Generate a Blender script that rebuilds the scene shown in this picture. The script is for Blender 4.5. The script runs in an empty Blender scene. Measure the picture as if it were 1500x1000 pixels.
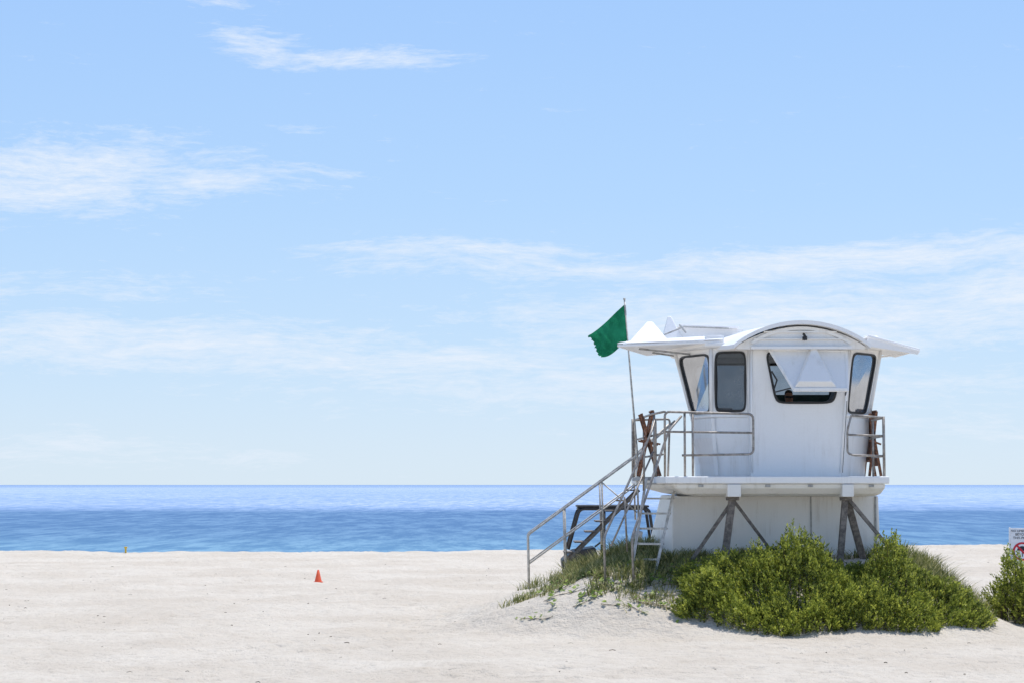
import bpy, math, random
import numpy as np
from mathutils import Vector, Matrix
random.seed(7); rng=np.random.default_rng(11)
sc=bpy.context.scene
sc.view_settings.view_transform='Standard'; sc.view_settings.look='None'; sc.view_settings.exposure=0
col=sc.collection
# ---------------------------------------------------------------- node helpers
def new_mat(name):
    m=bpy.data.materials.new(name); m.use_nodes=True
    nt=m.node_tree; nt.nodes.clear()
    out=nt.nodes.new('ShaderNodeOutputMaterial')
    return m,nt,out
def nd(nt,t,**kw):
    n=nt.nodes.new(t)
    for k,v in kw.items(): setattr(n,k,v)
    return n
def setin(nt,sock,v):
    if isinstance(v,bpy.types.NodeSocket): nt.links.new(v,sock)
    else: sock.default_value=v
def M(nt,op,a,b=0.0,c=0.0,clamp=False):
    n=nd(nt,'ShaderNodeMath',operation=op); n.use_clamp=clamp
    setin(nt,n.inputs[0],a); setin(nt,n.inputs[1],b); setin(nt,n.inputs[2],c)
    return n.outputs[0]
def MR(nt,v,a,b,c=0.0,d=1.0,smooth=True):
    n=nd(nt,'ShaderNodeMapRange'); n.interpolation_type='SMOOTHSTEP' if smooth else 'LINEAR'
    setin(nt,n.inputs['Value'],v)
    n.inputs['From Min'].default_value=a; n.inputs['From Max'].default_value=b
    n.inputs['To Min'].default_value=c; n.inputs['To Max'].default_value=d
    return n.outputs[0]
def noise(nt,vec,scale,detail=3,rough=.55,dist=0.0):
    n=nd(nt,'ShaderNodeTexNoise'); nt.links.new(vec,n.inputs['Vector'])
    n.inputs['Scale'].default_value=scale; n.inputs['Detail'].default_value=detail
    n.inputs['Roughness'].default_value=rough; n.inputs['Distortion'].default_value=dist
    return n.outputs[0]
def scaled(nt,vec,s,loc=(0,0,0)):
    n=nd(nt,'ShaderNodeMapping'); nt.links.new(vec,n.inputs['Vector'])
    n.inputs['Scale'].default_value=s; n.inputs['Location'].default_value=loc
    return n.outputs[0]
def mixc(nt,f,a,b,mode='MIX'):
    n=nd(nt,'ShaderNodeMix',data_type='RGBA',blend_type=mode)
    setin(nt,n.inputs[0],f)
    for s,v in((n.inputs[6],a),(n.inputs[7],b)):
        if isinstance(v,bpy.types.NodeSocket): nt.links.new(v,s)
        else: s.default_value=(v[0],v[1],v[2],1)
    return n.outputs[2]
def pos(nt): return nd(nt,'ShaderNodeNewGeometry').outputs['Position']
def princ(nt,out,color,rough=.5,metal=0.0,bump=None,bstr=.3,bdist=.01,spec=.5):
    p=nd(nt,'ShaderNodeBsdfPrincipled')
    if isinstance(color,bpy.types.NodeSocket): nt.links.new(color,p.inputs['Base Color'])
    else: p.inputs['Base Color'].default_value=(*color,1)
    setin(nt,p.inputs['Roughness'],rough); p.inputs['Metallic'].default_value=metal
    p.inputs['Specular IOR Level'].default_value=spec
    if bump is not None:
        b=nd(nt,'ShaderNodeBump'); nt.links.new(bump,b.inputs['Height'])
        b.inputs['Strength'].default_value=bstr; b.inputs['Distance'].default_value=bdist
        nt.links.new(b.outputs[0],p.inputs['Normal'])
    nt.links.new(p.outputs[0],out.inputs[0]); return p
def simple(name,c,rough=.5,metal=0,var=.2,scale=8,spec=.5):
    m,nt,out=new_mat(name); P=pos(nt)
    n=noise(nt,P,scale,5,.65)
    d=tuple(x*(1-var) for x in c); l=tuple(min(1,x*(1+var*.6)) for x in c)
    cc=mixc(nt,MR(nt,n,.35,.65),d,l)
    princ(nt,out,cc,rough,metal,n,.15,.005,spec); return m
# ---------------------------------------------------------------- materials
def white_paint(name,base,grime=.5,rust=.5):
    m,nt,out=new_mat(name); P=pos(nt)
    streak=noise(nt,scaled(nt,P,(9,9,.55)),1.0,6,.7)
    blot=noise(nt,P,1.6,5,.6)
    fine=noise(nt,P,30,3,.6)
    g=M(nt,'MULTIPLY',MR(nt,streak,.46,.76),MR(nt,blot,.38,.70))
    c=mixc(nt,M(nt,'MULTIPLY',g,grime),base,(.46,.41,.33))
    r=M(nt,'MULTIPLY',MR(nt,noise(nt,scaled(nt,P,(14,14,1.3),(3,1,7)),1.0,6,.75),.64,.78),rust)
    c=mixc(nt,r,c,(.30,.15,.06))
    c=mixc(nt,MR(nt,fine,.35,.7,0,.06),c,(.55,.53,.50))
    princ(nt,out,c,.42,0,blot,.12,.02); return m
WHITE=white_paint('fibreglass_white',(.88,.87,.85),.45,.4)
WHITE2=white_paint('fibreglass_base',(.83,.81,.77),.7,.9)
ROOFW=white_paint('roof_white',(.89,.885,.88),.2,.1)
METAL=simple('galvanised_tube',(.33,.30,.27),.45,.3,.35,12)
RAILW=simple('weathered_rail',(.55,.53,.49),.5,.2,.3,9)
TIMBER=simple('weathered_post',(.19,.165,.145),.75,.0,.45,14)
BROWN=simple('varnished_brown_wood',(.25,.10,.045),.6,0,.6,25)
RUBBER=simple('black_gasket',(.012,.012,.013),.45,0,.2)
BLACK=simple('black_plastic',(.02,.021,.024),.5,0,.3)
GREY=simple('grey_board',(.36,.36,.35),.7,0,.3)
DARKG=simple('dark_green_panel',(.015,.04,.03),.6,0,.3)
INTER=simple('interior_grey',(.34,.35,.36),.7,0,.15)
ORANGE=simple('cone_orange',(.75,.10,.03),.5,0,.15)
YELLOW=simple('marker_yellow',(.75,.5,.05),.6,0,.1)
SKIN=simple('skin',(.36,.18,.11),.55,0,.1)
SHIRT=simple('red_shirt',(.45,.02,.02),.8,0,.1)
HAIR=simple('dark_hair',(.02,.012,.008),.7,0,.2)
SIGNW=simple('sign_white',(.80,.80,.80),.5,0,.06)
SIGNR=simple('sign_red',(.55,.02,.03),.5,0,.05)
def glass_mat():
    m,nt,out=new_mat('tinted_glass')
    t=nd(nt,'ShaderNodeBsdfTransparent'); t.inputs[0].default_value=(.33,.37,.41,1)
    g=nd(nt,'ShaderNodeBsdfGlossy'); g.inputs['Roughness'].default_value=.05; g.inputs[0].default_value=(.8,.82,.85,1)
    d=nd(nt,'ShaderNodeBsdfDiffuse'); d.inputs[0].default_value=(.30,.32,.33,1)
    f=nd(nt,'ShaderNodeFresnel'); f.inputs[0].default_value=1.45
    n=noise(nt,pos(nt),2.2,4,.6)
    a=nd(nt,'ShaderNodeMixShader'); nt.links.new(M(nt,'MULTIPLY',f.outputs[0],.7),a.inputs[0]); nt.links.new(t.outputs[0],a.inputs[1]); nt.links.new(g.outputs[0],a.inputs[2])
    b=nd(nt,'ShaderNodeMixShader'); nt.links.new(MR(nt,n,.35,.7,.14,.34),b.inputs[0]); nt.links.new(a.outputs[0],b.inputs[1]); nt.links.new(d.outputs[0],b.inputs[2])
    nt.links.new(b.outputs[0],out.inputs[0]); return m
GLASS=glass_mat()
def foliage(name,dark,mid,light,trans=.35):
    m,nt,out=new_mat(name); g=nd(nt,'ShaderNodeNewGeometry')
    rnd=g.outputs['Random Per Island']
    n=noise(nt,g.outputs['Position'],2.6,4,.6)
    n2=noise(nt,g.outputs['Position'],9,2,.6)
    c=mixc(nt,MR(nt,n,.38,.60),dark,mid)
    f=M(nt,'ADD',M(nt,'MULTIPLY',rnd,.55),MR(nt,n2,.35,.7,0,.55))
    c=mixc(nt,MR(nt,f,.28,.85),c,light)
    p=nd(nt,'ShaderNodeBsdfPrincipled'); nt.links.new(c,p.inputs['Base Color']); p.inputs['Roughness'].default_value=.5
    p.inputs['Specular IOR Level'].default_value=.3
    t=nd(nt,'ShaderNodeBsdfTranslucent'); nt.links.new(c,t.inputs[0])
    a=nd(nt,'ShaderNodeMixShader'); a.inputs[0].default_value=trans
    nt.links.new(p.outputs[0],a.inputs[1]); nt.links.new(t.outputs[0],a.inputs[2]); nt.links.new(a.outputs[0],out.inputs[0]); return m
LEAF=foliage('shrub_leaf',(.06,.09,.018),(.18,.225,.033),(.52,.55,.10),.42)
GRASS=foliage('dune_grass_blade',(.08,.11,.03),(.17,.20,.05),(.50,.46,.22))
VINE=foliage('vine_leaf',(.10,.17,.03),(.19,.28,.045),(.35,.44,.09))
STEM=simple('woody_stem',(.10,.075,.045),.9,0,.4,30)
# ---------------------------------------------------------------- mesh helpers
def empty(name,loc=(0,0,0)):
    e=bpy.data.objects.new(name,None); e.empty_display_size=.3; e.location=loc; col.objects.link(e); return e
def obj(name,verts,faces,mat,parent=None,smooth=False,bevel=0):
    me=bpy.data.meshes.new(name); me.from_pydata([tuple(v) for v in verts],[],faces); me.update()
    import bmesh
    bm=bmesh.new(); bm.from_mesh(me); bmesh.ops.recalc_face_normals(bm,faces=bm.faces); bm.to_mesh(me); bm.free()
    if smooth: me.polygons.foreach_set('use_smooth',[True]*len(me.polygons))
    me.materials.append(mat)
    o=bpy.data.objects.new(name,me); col.objects.link(o)
    if parent: o.parent=parent; o.matrix_parent_inverse=Matrix.Translation(-parent.location)
    if bevel:
        b=o.modifiers.new('bevel','BEVEL'); b.width=bevel; b.segments=2; b.limit_method='ANGLE'
    return o
def big(name,V,F,mat,parent=None,smooth=False):
    V=np.asarray(V,dtype=np.float32); F=np.asarray(F,dtype=np.int32)
    me=bpy.data.meshes.new(name); me.vertices.add(len(V)); me.vertices.foreach_set('co',V.ravel())
    k=F.shape[1]; me.loops.add(F.size); me.loops.foreach_set('vertex_index',F.ravel())
    me.polygons.add(len(F)); me.polygons.foreach_set('loop_start',np.arange(0,F.size,k,dtype=np.int32))
    try: me.polygons.foreach_set('loop_total',np.full(len(F),k,dtype=np.int32))
    except Exception: pass
    if smooth: me.polygons.foreach_set('use_smooth',np.ones(len(F),dtype=bool))
    me.update(calc_edges=True); me.validate(); me.materials.append(mat)
    o=bpy.data.objects.new(name,me); col.objects.link(o)
    if parent: o.parent=parent
    return o
class B:
    def __init__(s): s.v=[];s.f=[]
    def add(s,v,f):
        n=len(s.v); s.v+= [tuple(a) for a in v]; s.f+=[[i+n for i in a] for a in f]
    def box(s,x0,x1,y0,y1,z0,z1):
        s.add([(x0,y0,z0),(x1,y0,z0),(x1,y1,z0),(x0,y1,z0),(x0,y0,z1),(x1,y0,z1),(x1,y1,z1),(x0,y1,z1)],
              [[0,3,2,1],[4,5,6,7],[0,1,5,4],[1,2,6,5],[2,3,7,6],[3,0,4,7]])
    def prism(s,poly,d):
        n=len(poly); P=[Vector(p) for p in poly]; d=Vector(d)
        s.add(P+[p+d for p in P],[list(range(n))[::-1],list(range(n,2*n))]+[[i,(i+1)%n,(i+1)%n+n,i+n] for i in range(n)])
    def beam(s,a,b,w,h=None):
        h=h or w; a=Vector(a);b=Vector(b);t=(b-a).normalized()
        u=t.cross(Vector((0,1,0))); 
        if u.length<.1: u=t.cross(Vector((0,0,1)))
        u.normalize(); v=t.cross(u).normalized()
        c=[(-w/2,-h/2),(w/2,-h/2),(w/2,h/2),(-w/2,h/2)]
        s.add([p+u*x+v*y for p in(a,b) for x,y in c],[[0,1,2,3],[7,6,5,4]]+[[i,(i+1)%4,(i+1)%4+4,i+4] for i in range(4)])
    def tube(s,pts,r,n=8,r2=None):
        P=[Vector(p) for p in pts]; m=len(P); ring=[]
        t0=(P[1]-P[0]).normalized(); u=t0.orthogonal().normalized()
        for i,p in enumerate(P):
            t=((P[min(i+1,m-1)]-P[max(i-1,0)])).normalized()
            u=(u-t*u.dot(t)).normalized(); v=t.cross(u)
            rr=r if r2 is None else r+(r2-r)*i/(m-1)
            ring+=[p+(u*math.cos(a)+v*math.sin(a))*rr for a in [2*math.pi*k/n for k in range(n)]]
        f=[[i*n+k,i*n+(k+1)%n,(i+1)*n+(k+1)%n,(i+1)*n+k] for i in range(m-1) for k in range(n)]
        f+=[list(range(n))[::-1],list(range((m-1)*n,m*n))]
        s.add(ring,f)
    def out(s,name,mat,parent=None,smooth=False,bevel=0): return obj(name,s.v,s.f,mat,parent,smooth,bevel)
def rnd_poly(pts,r,seg=4):
    P=[Vector(p) for p in pts]; o=[P[0]]
    for i in range(1,len(P)-1):
        a=(P[i-1]-P[i]);b=(P[i+1]-P[i]); ra=min(r,a.length*.45,b.length*.45)
        a=P[i]+a.normalized()*ra; b=P[i]+b.normalized()*ra
        for k in range(seg+1):
            t=k/seg; o.append(a*(1-t)**2+P[i]*2*t*(1-t)+b*t*t)
    o.append(P[-1]); return o
# ---------------------------------------------------------------- terrain height
TAB=rng.random((256,256)); TB2=np.random.default_rng(5).random((256,256)); TB3=np.random.default_rng(6).random((256,256))
def vn(x,y,s=1.0,ox=0,oy=0):
    x=np.asarray(x,float)/s+ox+1000; y=np.asarray(y,float)/s+oy+1000
    xi=np.floor(x).astype(int); yi=np.floor(y).astype(int); fx=x-xi; fy=y-yi
    fx=fx*fx*(3-2*fx); fy=fy*fy*(3-2*fy)
    a=TAB[xi%256,yi%256];b=TAB[(xi+1)%256,yi%256];c=TAB[xi%256,(yi+1)%256];d=TAB[(xi+1)%256,(yi+1)%256]
    return (a*(1-fx)+b*fx)*(1-fy)+(c*(1-fx)+d*fx)*fy-.5
def ss(t): t=np.clip(t,0,1); return t*t*(3-2*t)
def prints(x,y,s=.62):
    X=x/s+1000; Y=y/s+1000; xi=np.floor(X).astype(int); yi=np.floor(Y).astype(int); h=np.zeros_like(X)
    for i in(-1,0,1):
        for j in(-1,0,1):
            a=(xi+i)%256; b=(yi+j)%256
            cx=xi+i+TB2[a,b]; cy=yi+j+TB3[a,b]; on=(TAB[b,a]>.45); th=TAB[a,b]*np.pi
            dx=(X-cx)*s; dy=(Y-cy)*s; u=dx*np.cos(th)+dy*np.sin(th); v=-dx*np.sin(th)+dy*np.cos(th)
            d=np.sqrt((u/.17)**2+(v/.10)**2)
            h+=on*(-.045*np.exp(-(d**2)*1.3)+.018*np.exp(-((d-1.35)**2)*5))
    return h
def H(x,y,fine=True):
    x=np.asarray(x,float); y=np.asarray(y,float)
    dx=np.maximum(0,np.maximum((2.5-x)/4.2,(x-6.2)/2.4)); dy=np.maximum(0,np.maximum((33.5-y)/2.9,(y-37.2)/4.0))
    # broken dune scarp
    d=np.sqrt(dx*dx+dy*dy)+.08*vn(x,y,1.3)+.05*vn(x,y,.5,7)
    z=1.14*ss(1-d)
    z=z+.36*ss(1-np.sqrt(((x-10.0)/2.3)**2+((y-34.3)/2.6)**2))
    z=z+.24*ss((x-2)/14)*ss((y-42)/25)
    z=z-np.minimum(5.5,.13*np.maximum(0,y-72-1.5*vn(x,y,9)))
    m=np.clip(1.2-np.abs(y-40)/600,0.0,1)
    z=z+m*(.11*vn(x,y,7)+.06*vn(x,y,2.3,3,5)+.05*vn(x,y,1.1,8,2))
    if fine:
        z=z+.036*vn(x,y,.42,1,9)+.026*vn(x,y,.23,5,5)
        z=z+prints(x,y)*ss((vn(x,y,3.5,9,1)+.35)*2.2)
    return z
def h1(x,y): return float(H(x,y))
def axis(lo,hi,step,far,g=1.35):
    a=list(np.arange(lo,hi+1e-6,step)); s=step; v=hi
    while v<far: s*=g; v+=s; a.append(v)
    s=step; v=lo; b=[]
    while v>-far: s*=g; v-=s; b.append(v)
    return np.array(b[::-1]+a)
xs=axis(-20,20,.065,26000)
ys=[]; v=21.0
while v<80: ys.append(v); v+=.055*(v/24)**1.1
s=.3
while v<26000: ys.append(v); s*=1.3; v+=s
lo=[];v=21.0;s=.1
while v>-2000: s*=1.35; v-=s; lo.append(v)
ys=np.array(lo[::-1]+ys)
X,Y=np.meshgrid(xs,ys); Z=H(X,Y)
nx,ny=len(xs),len(ys)
idx=np.arange(nx*ny).reshape(ny,nx)
F=np.stack([idx[:-1,:-1],idx[:-1,1:],idx[1:,1:],idx[1:,:-1]],-1).reshape(-1,4)
m,nt,out=new_mat('dry_sand'); P=pos(nt)
n1=noise(nt,P,.35,5,.6); n2=noise(nt,P,5,6,.65); n3=noise(nt,P,60,3,.7); n4=noise(nt,scaled(nt,P,(1,.5,1)),1.6,4,.6)
c=mixc(nt,MR(nt,n1,.35,.65),(.615,.548,.458),(.69,.63,.54))
c=mixc(nt,MR(nt,n2,.42,.72,0,.36),c,(.49,.42,.335))
c=mixc(nt,MR(nt,n3,.45,.75,0,.28),c,(.43,.37,.295))
vo=nd(nt,'ShaderNodeTexVoronoi'); nt.links.new(P,vo.inputs['Vector']); vo.inputs['Scale'].default_value=5.5
speck=M(nt,'MULTIPLY',M(nt,'LESS_THAN',vo.outputs['Distance'],.07),MR(nt,n4,.52,.64))
c=mixc(nt,M(nt,'MULTIPLY',speck,.6),c,(.14,.11,.08))
hh=M(nt,'ADD',M(nt,'MULTIPLY',n2,1.0),M(nt,'MULTIPLY',n3,.18))
hh=M(nt,'ADD',hh,M(nt,'MULTIPLY',noise(nt,P,14,4,.6),.45))
princ(nt,out,c,.95,0,hh,1.0,.09,.1)
SAND=m
big('sand_beach',np.stack([X,Y,Z],-1).reshape(-1,3),F,SAND,smooth=True)
# ---------------------------------------------------------------- sea
m,nt,out=new_mat('sea_water'); P=pos(nt)
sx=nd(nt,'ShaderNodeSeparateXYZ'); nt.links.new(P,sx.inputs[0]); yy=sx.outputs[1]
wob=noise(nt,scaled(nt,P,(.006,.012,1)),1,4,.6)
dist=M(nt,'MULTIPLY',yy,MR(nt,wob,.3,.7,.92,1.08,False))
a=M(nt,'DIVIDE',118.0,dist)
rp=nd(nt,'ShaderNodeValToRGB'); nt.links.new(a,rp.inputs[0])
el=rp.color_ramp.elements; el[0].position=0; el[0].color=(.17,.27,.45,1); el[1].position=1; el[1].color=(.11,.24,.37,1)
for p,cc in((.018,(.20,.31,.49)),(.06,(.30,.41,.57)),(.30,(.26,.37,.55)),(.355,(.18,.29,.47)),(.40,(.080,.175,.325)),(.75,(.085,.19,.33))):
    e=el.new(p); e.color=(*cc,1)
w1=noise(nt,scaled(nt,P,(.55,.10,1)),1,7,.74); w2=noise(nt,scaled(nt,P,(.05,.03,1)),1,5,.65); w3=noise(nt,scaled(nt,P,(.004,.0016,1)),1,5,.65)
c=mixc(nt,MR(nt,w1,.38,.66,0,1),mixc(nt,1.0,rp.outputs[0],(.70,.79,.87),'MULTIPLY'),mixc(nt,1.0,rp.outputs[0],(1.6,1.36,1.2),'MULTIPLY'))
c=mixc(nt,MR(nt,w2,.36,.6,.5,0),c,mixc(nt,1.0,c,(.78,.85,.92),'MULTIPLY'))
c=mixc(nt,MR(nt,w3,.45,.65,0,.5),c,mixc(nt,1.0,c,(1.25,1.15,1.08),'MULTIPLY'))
bp=nd(nt,'ShaderNodeBump'); nt.links.new(M(nt,'ADD',w1,noise(nt,scaled(nt,P,(1.2,.6,1)),1,4,.6)),bp.inputs['Height']); bp.inputs['Strength'].default_value=.6; bp.inputs['Distance'].default_value=.6
d=nd(nt,'ShaderNodeBsdfDiffuse'); nt.links.new(c,d.inputs[0])
g=nd(nt,'ShaderNodeBsdfGlossy'); g.inputs['Roughness'].default_value=.25; g.inputs[0].default_value=(.85,.88,.92,1); nt.links.new(bp.outputs[0],g.inputs['Normal'])
mx=nd(nt,'ShaderNodeMixShader'); mx.inputs[0].default_value=.13
nt.links.new(d.outputs[0],mx.inputs[1]); nt.links.new(g.outputs[0],mx.inputs[2]); nt.links.new(mx.outputs[0],out.inputs[0])
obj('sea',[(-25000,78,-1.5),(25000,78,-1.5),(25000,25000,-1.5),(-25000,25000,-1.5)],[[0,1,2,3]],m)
# ================================================================ LIFEGUARD TOWER
T=empty('lifeguard_tower',(4.6,35,1.2))
def bil(q,u,v):
    a,b,c,d=[Vector(p) for p in q]; return (a*(1-u)+b*u)*(1-v)+(d*(1-u)+c*u)*v
def window_wall(name,q,iq,th=.05,mat=WHITE,glass=True,n=8.0,gw=.042,inner=True):
    a,b,c,d=[Vector(p) for p in q]; N=(b-a).cross(d-a).normalized()
    K=64; ang=[2*math.pi*(k+.5)/K-math.pi for k in range(K)]; ang=sorted(set(ang+[math.pi/4,3*math.pi/4,-math.pi/4,-3*math.pi/4])); K=len(ang)
    def loop(kind,s=0.0,off=0.0):
        r=[]
        for t in ang:
            cx,cy=math.cos(t),math.sin(t)
            if kind=='o':
                k=1/max(abs(cx),abs(cy)); p=bil(q,.5+.5*cx*k,.5+.5*cy*k)
            else:
                k=1/((abs(cx)**n+abs(cy)**n)**(1/n)); u,v=.5+.5*cx*k,.5+.5*cy*k
                A,Bq,C,D=iq
                uu=(A[0]*(1-u)+Bq[0]*u)*(1-v)+(D[0]*(1-u)+C[0]*u)*v
                vv=(A[1]*(1-u)+Bq[1]*u)*(1-v)+(D[1]*(1-u)+C[1]*u)*v
                p=bil(q,uu,vv)
                ctr=bil(q,sum(z[0] for z in iq)/4,sum(z[1] for z in iq)/4)
                p=p+(p-ctr).normalized()*s
            r.append(p+N*off)
        return r
    def ringf(i,j): return [[i*K+k,i*K+(k+1)%K,j*K+(k+1)%K,j*K+k] for k in range(K)]
    L=loop('o')+loop('i')+loop('i',0,-th)+loop('o',0,-th)
    obj(name+'_wall',L,ringf(0,1)+ringf(1,2)+ringf(2,3)+ringf(3,0),mat,T)
    L=loop('i',gw*.35,.004)+loop('i',gw*.30,.02)+loop('i',-gw*.6,.02)+loop('i',-gw*.65,-th-.004)+loop('i',gw*.3,-th-.004)
    obj(name+'_gasket',L,ringf(0,1)+ringf(1,2)+ringf(2,3)+ringf(3,4),RUBBER,T)
    if glass:
        L=loop('i',-gw*.5,-.012); obj(name+'_glass',L,[list(range(K))],GLASS,T)
zt,zs,zf=4.72,3.60,2.54
top={'A2':(3.05,36.7),'A':(2.88,35.0),'B':(3.41,34.0),'C':(4.04,33.8),'D':(5.74,33.8),'E':(6.41,34.6),'E2':(6.2,36.7)}
sil={'A2':(3.3,36.5),'A':(3.16,34.9),'B':(3.42,34.1),'C':(4.04,33.85),'D':(5.66,33.85),'E':(6.18,34.5),'E2':(6.0,36.5)}
flo={'A2':(3.35,36.5),'A':(3.3,34.9),'B':(3.5,34.2),'C':(4.04,33.9),'D':(5.6,33.9),'E':(6.1,34.5),'E2':(6.0,36.4)}
order=['A2','A','B','C','D','E','E2']
def P3(d,k,z): return (*d[k],z)
R=lambda a,b,c,d:[(a,c),(b,c),(b,d),(a,d)]
for i,(k,l) in enumerate(zip(order,order[1:]+['A2'])):
    if (k,l)==('C','D'): continue
    q=[P3(sil,k,zs),P3(sil,l,zs),P3(top,l,zt),P3(top,k,zt)]
    iq={'A2':R(.12,.88,.06,.90),'A':R(.06,.95,.03,.92),'B':R(.10,.90,.04,.94),'D':[(.08,.02),(.86,.02),(.90,.93),(.12,.93)],'E':R(.12,.88,.06,.9),'E2':R(.08,.92,.06,.9)}[k]
    window_wall('window_panel_%d'%i,q,iq)
# lower walls + sill ledge
def ringloft(rings,name,mat,cap=True,bevel=0,smooth=False):
    n=len(rings[0]); v=[p for r in rings for p in r]; f=[]
    for i in range(len(rings)-1): f+=[[i*n+k,i*n+(k+1)%n,(i+1)*n+(k+1)%n,(i+1)*n+k] for k in range(n)]
    if cap: f+=[list(range(n))[::-1],list(range((len(rings)-1)*n,len(rings)*n))]
    return obj(name,v,f,mat,T,smooth,bevel)
def off(d,s,z):
    cx,cy=4.65,35.2; r=[]
    for k in order:
        x,y=d[k]; L=math.hypot(x-cx,y-cy); r.append((x+(x-cx)/L*s,y+(y-cy)/L*s,z))
    return r
ringloft([off(flo,0,zf),off(flo,.015,2.75),off(sil,.0,3.2),off(sil,.0,zs-.06)],'lower_wall',WHITE,True,.01)
ringloft([off(sil,.0,zs-.06),off(sil,.035,zs-.045),off(sil,.035,zs-.002)],'sill_ledge',WHITE,True,.008)
# seam / pilaster on lower wall
b=B(); b.prism([(3.47,34.16,2.56),(3.53,34.14,2.56),(3.46,34.05,3.53),(3.40,34.07,3.53)],(0,-.015,0)); b.out('corner_trim',WHITE,T)
# corner posts between upper windows
b=B()
for k in('A','B','C','D','E'):
    p=Vector(P3(sil,k,zs)); q_=Vector(P3(top,k,zt)); o_=Vector((p.x-4.65,p.y-35.2,0)).normalized()*.008
    b.tube([p+o_,q_+o_],.035,8)
b.out('corner_posts',WHITE,T,True)
# front panel (projecting bay)
q=[(4.02,33.58,2.54),(5.54,33.58,2.54),(5.69,33.48,4.72),(4.02,33.48,4.72)]
window_wall('front_bay',q,[(.266,.563),(.875,.563),(.945,.963),(.15,.963)],.34,WHITE,False,9)
b=B(); 
b.tube([(4.035,33.57,2.6),(4.035,33.475,4.7)],.022,8); b.tube([(5.53,33.57,2.6),(5.675,33.475,4.7)],.022,8)
b.out('bay_edge_beads',WHITE,T,True)
b=B()
for i in range(5):
    b.tube([(4.045,33.545-.0*i,3.0+.35*i),(4.045,33.53,3.0+.35*i+.03)],.012,6)
b.out('bay_screws',GREY,T)
# shutter over front window, hinged at top, propped out
def shutter(name,q,bump,h,th=.035):
    a,bq,c,d=[Vector(p) for p in q]; N=(bq-a).cross(d-a).normalized(); b=B()
    b.prism([a,bq,c,d],N*th); b.out(name,WHITE,T,False,.012)
    b=B(); rim=[bil(q,.03,.04),bil(q,.97,.04),bil(q,.97,.96),bil(q,.03,.96)]
    for i in range(4): b.beam(rim[i]+N*(th+.004),rim[(i+1)%4]+N*(th+.004),.03,.02)
    b.out(name+'_rim',WHITE,T,False,.004)
    P=[bil(q,u,v)+N*(th+.001) for u,v in bump[:4]]; t=[bil(q,u,v)+N*(th+h) for u,v in bump[4:]]
    n=len(t); f=[[0,1,2,3][::-1]]
    f+=[[i,(i+1)%4,4+(i+1)%4,4+i] for i in range(4)]+[[4,5,6,7]]
    obj(name+'_moulding',P+t,f,WHITE,T,False,.012)
shutter('front_shutter',[(4.66,32.97,3.93),(5.58,32.97,3.93),(5.65,33.42,4.64),(4.30,33.42,4.66)],
   [(.05,.08),(.80,.08),(.62,.97),(.50,.97),(.14,.14),(.70,.14),(.585,.93),(.535,.93)],.10)
b=B(); b.tube([(4.42,33.42,3.95),(4.72,33.02,4.02)],.012); b.tube([(5.6,33.42,3.9),(5.56,33.02,4.0)],.012)
b.tube([(4.36,33.40,4.3),(4.45,33.40,4.15),(4.40,33.40,4.0)],.014)
b.out('shutter_stays',BLACK,T)
b=B(); b.tube([(5.62,33.40,3.8),(5.53,33.38,2.6)],.005); b.out('tie_rope',BLACK,T)
# interior
b=B(); b.box(3.6,5.9,35.9,35.95,2.56,3.5); b.box(4.1,5.5,34.0,34.3,3.50,3.56); b.box(4.35,5.75,36.0,36.3,2.56,4.02); b.out('counter_and_dark_backing',DARKG,T)  # tall rear box added to block the bright back window and darken the opening
b=B(); b.box(3.5,3.9,35.2,35.7,2.56,3.75); b.out('cabinet',INTER,T,False,.01)
# roof
def arch(y,cx,w,z0,h,th=0,n=28):
    return [(cx-w+2*w*i/n,y,z0+h*(1-(2*i/n-1)**2)**.9-th) for i in range(n+1)]
secs=[(33.12,4.845,1.14,4.73,.395),(33.5,4.82,1.17,4.735,.39),(34.2,4.78,1.36,4.77,.36),(35.0,4.74,1.46,4.78,.34),(36.3,4.70,1.46,4.78,.33),(37.0,4.68,1.2,4.76,.3)]
n=29; V=[];Fa=[]
for s_ in secs: V+=arch(*s_)+arch(*s_,th=.065)
m_=2*n
for i in range(len(secs)-1):
    o=i*m_
    for k in range(n-1):
        Fa.append([o+k,o+k+1,o+m_+k+1,o+m_+k]); Fa.append([o+n+k,o+n+k+1,o+m_+n+k+1,o+m_+n+k])
    for k in(0,n-1): Fa.append([o+k,o+n+k,o+m_+n+k,o+m_+k])
for o in(0,(len(secs)-1)*m_):
    for k in range(n-1): Fa.append([o+k,o+k+1,o+n+k+1,o+n+k])
obj('barrel_roof',V,Fa,ROOFW,T)
a_=arch(33.30,4.845,1.08,4.70,.33); low=[(4.845-1.08,33.30,4.66),(4.845+1.08,33.30,4.66)]
b=B(); b.prism([low[0]]+a_+[low[1]],(0,.16,0)); b.out('gable_panel',WHITE,T)
o1=arch(33.26,4.845,.86,4.76,.27); i1=arch(33.26,4.845,.80,4.74,.235)
b=B()
for k in range(len(o1)-1):
    b.prism([o1[k],o1[k+1],i1[k+1],i1[k]],(0,.035,0))
b.out('gable_arch_moulding',WHITE,T)
b=B(); b.box(4.22,5.44,33.255,33.298,4.925,4.955); b.box(4.05,5.62,33.25,33.298,4.815,4.835); b.box(4.0,5.68,33.2,33.298,4.655,4.70); b.out('gable_slats',WHITE,T,False,.004)
b=B(); b.tube([(4.88,33.22,4.90),(4.90,33.12,4.84),(4.87,33.10,4.80)],.022); b.box(4.86,4.93,33.16,33.24,4.80,4.86); b.out('horn',BLACK,T)
ringloft([off(top,.10,4.722),off(top,.16,4.75),off(top,.16,4.80)],'soffit',WHITE,True,.01)
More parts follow.
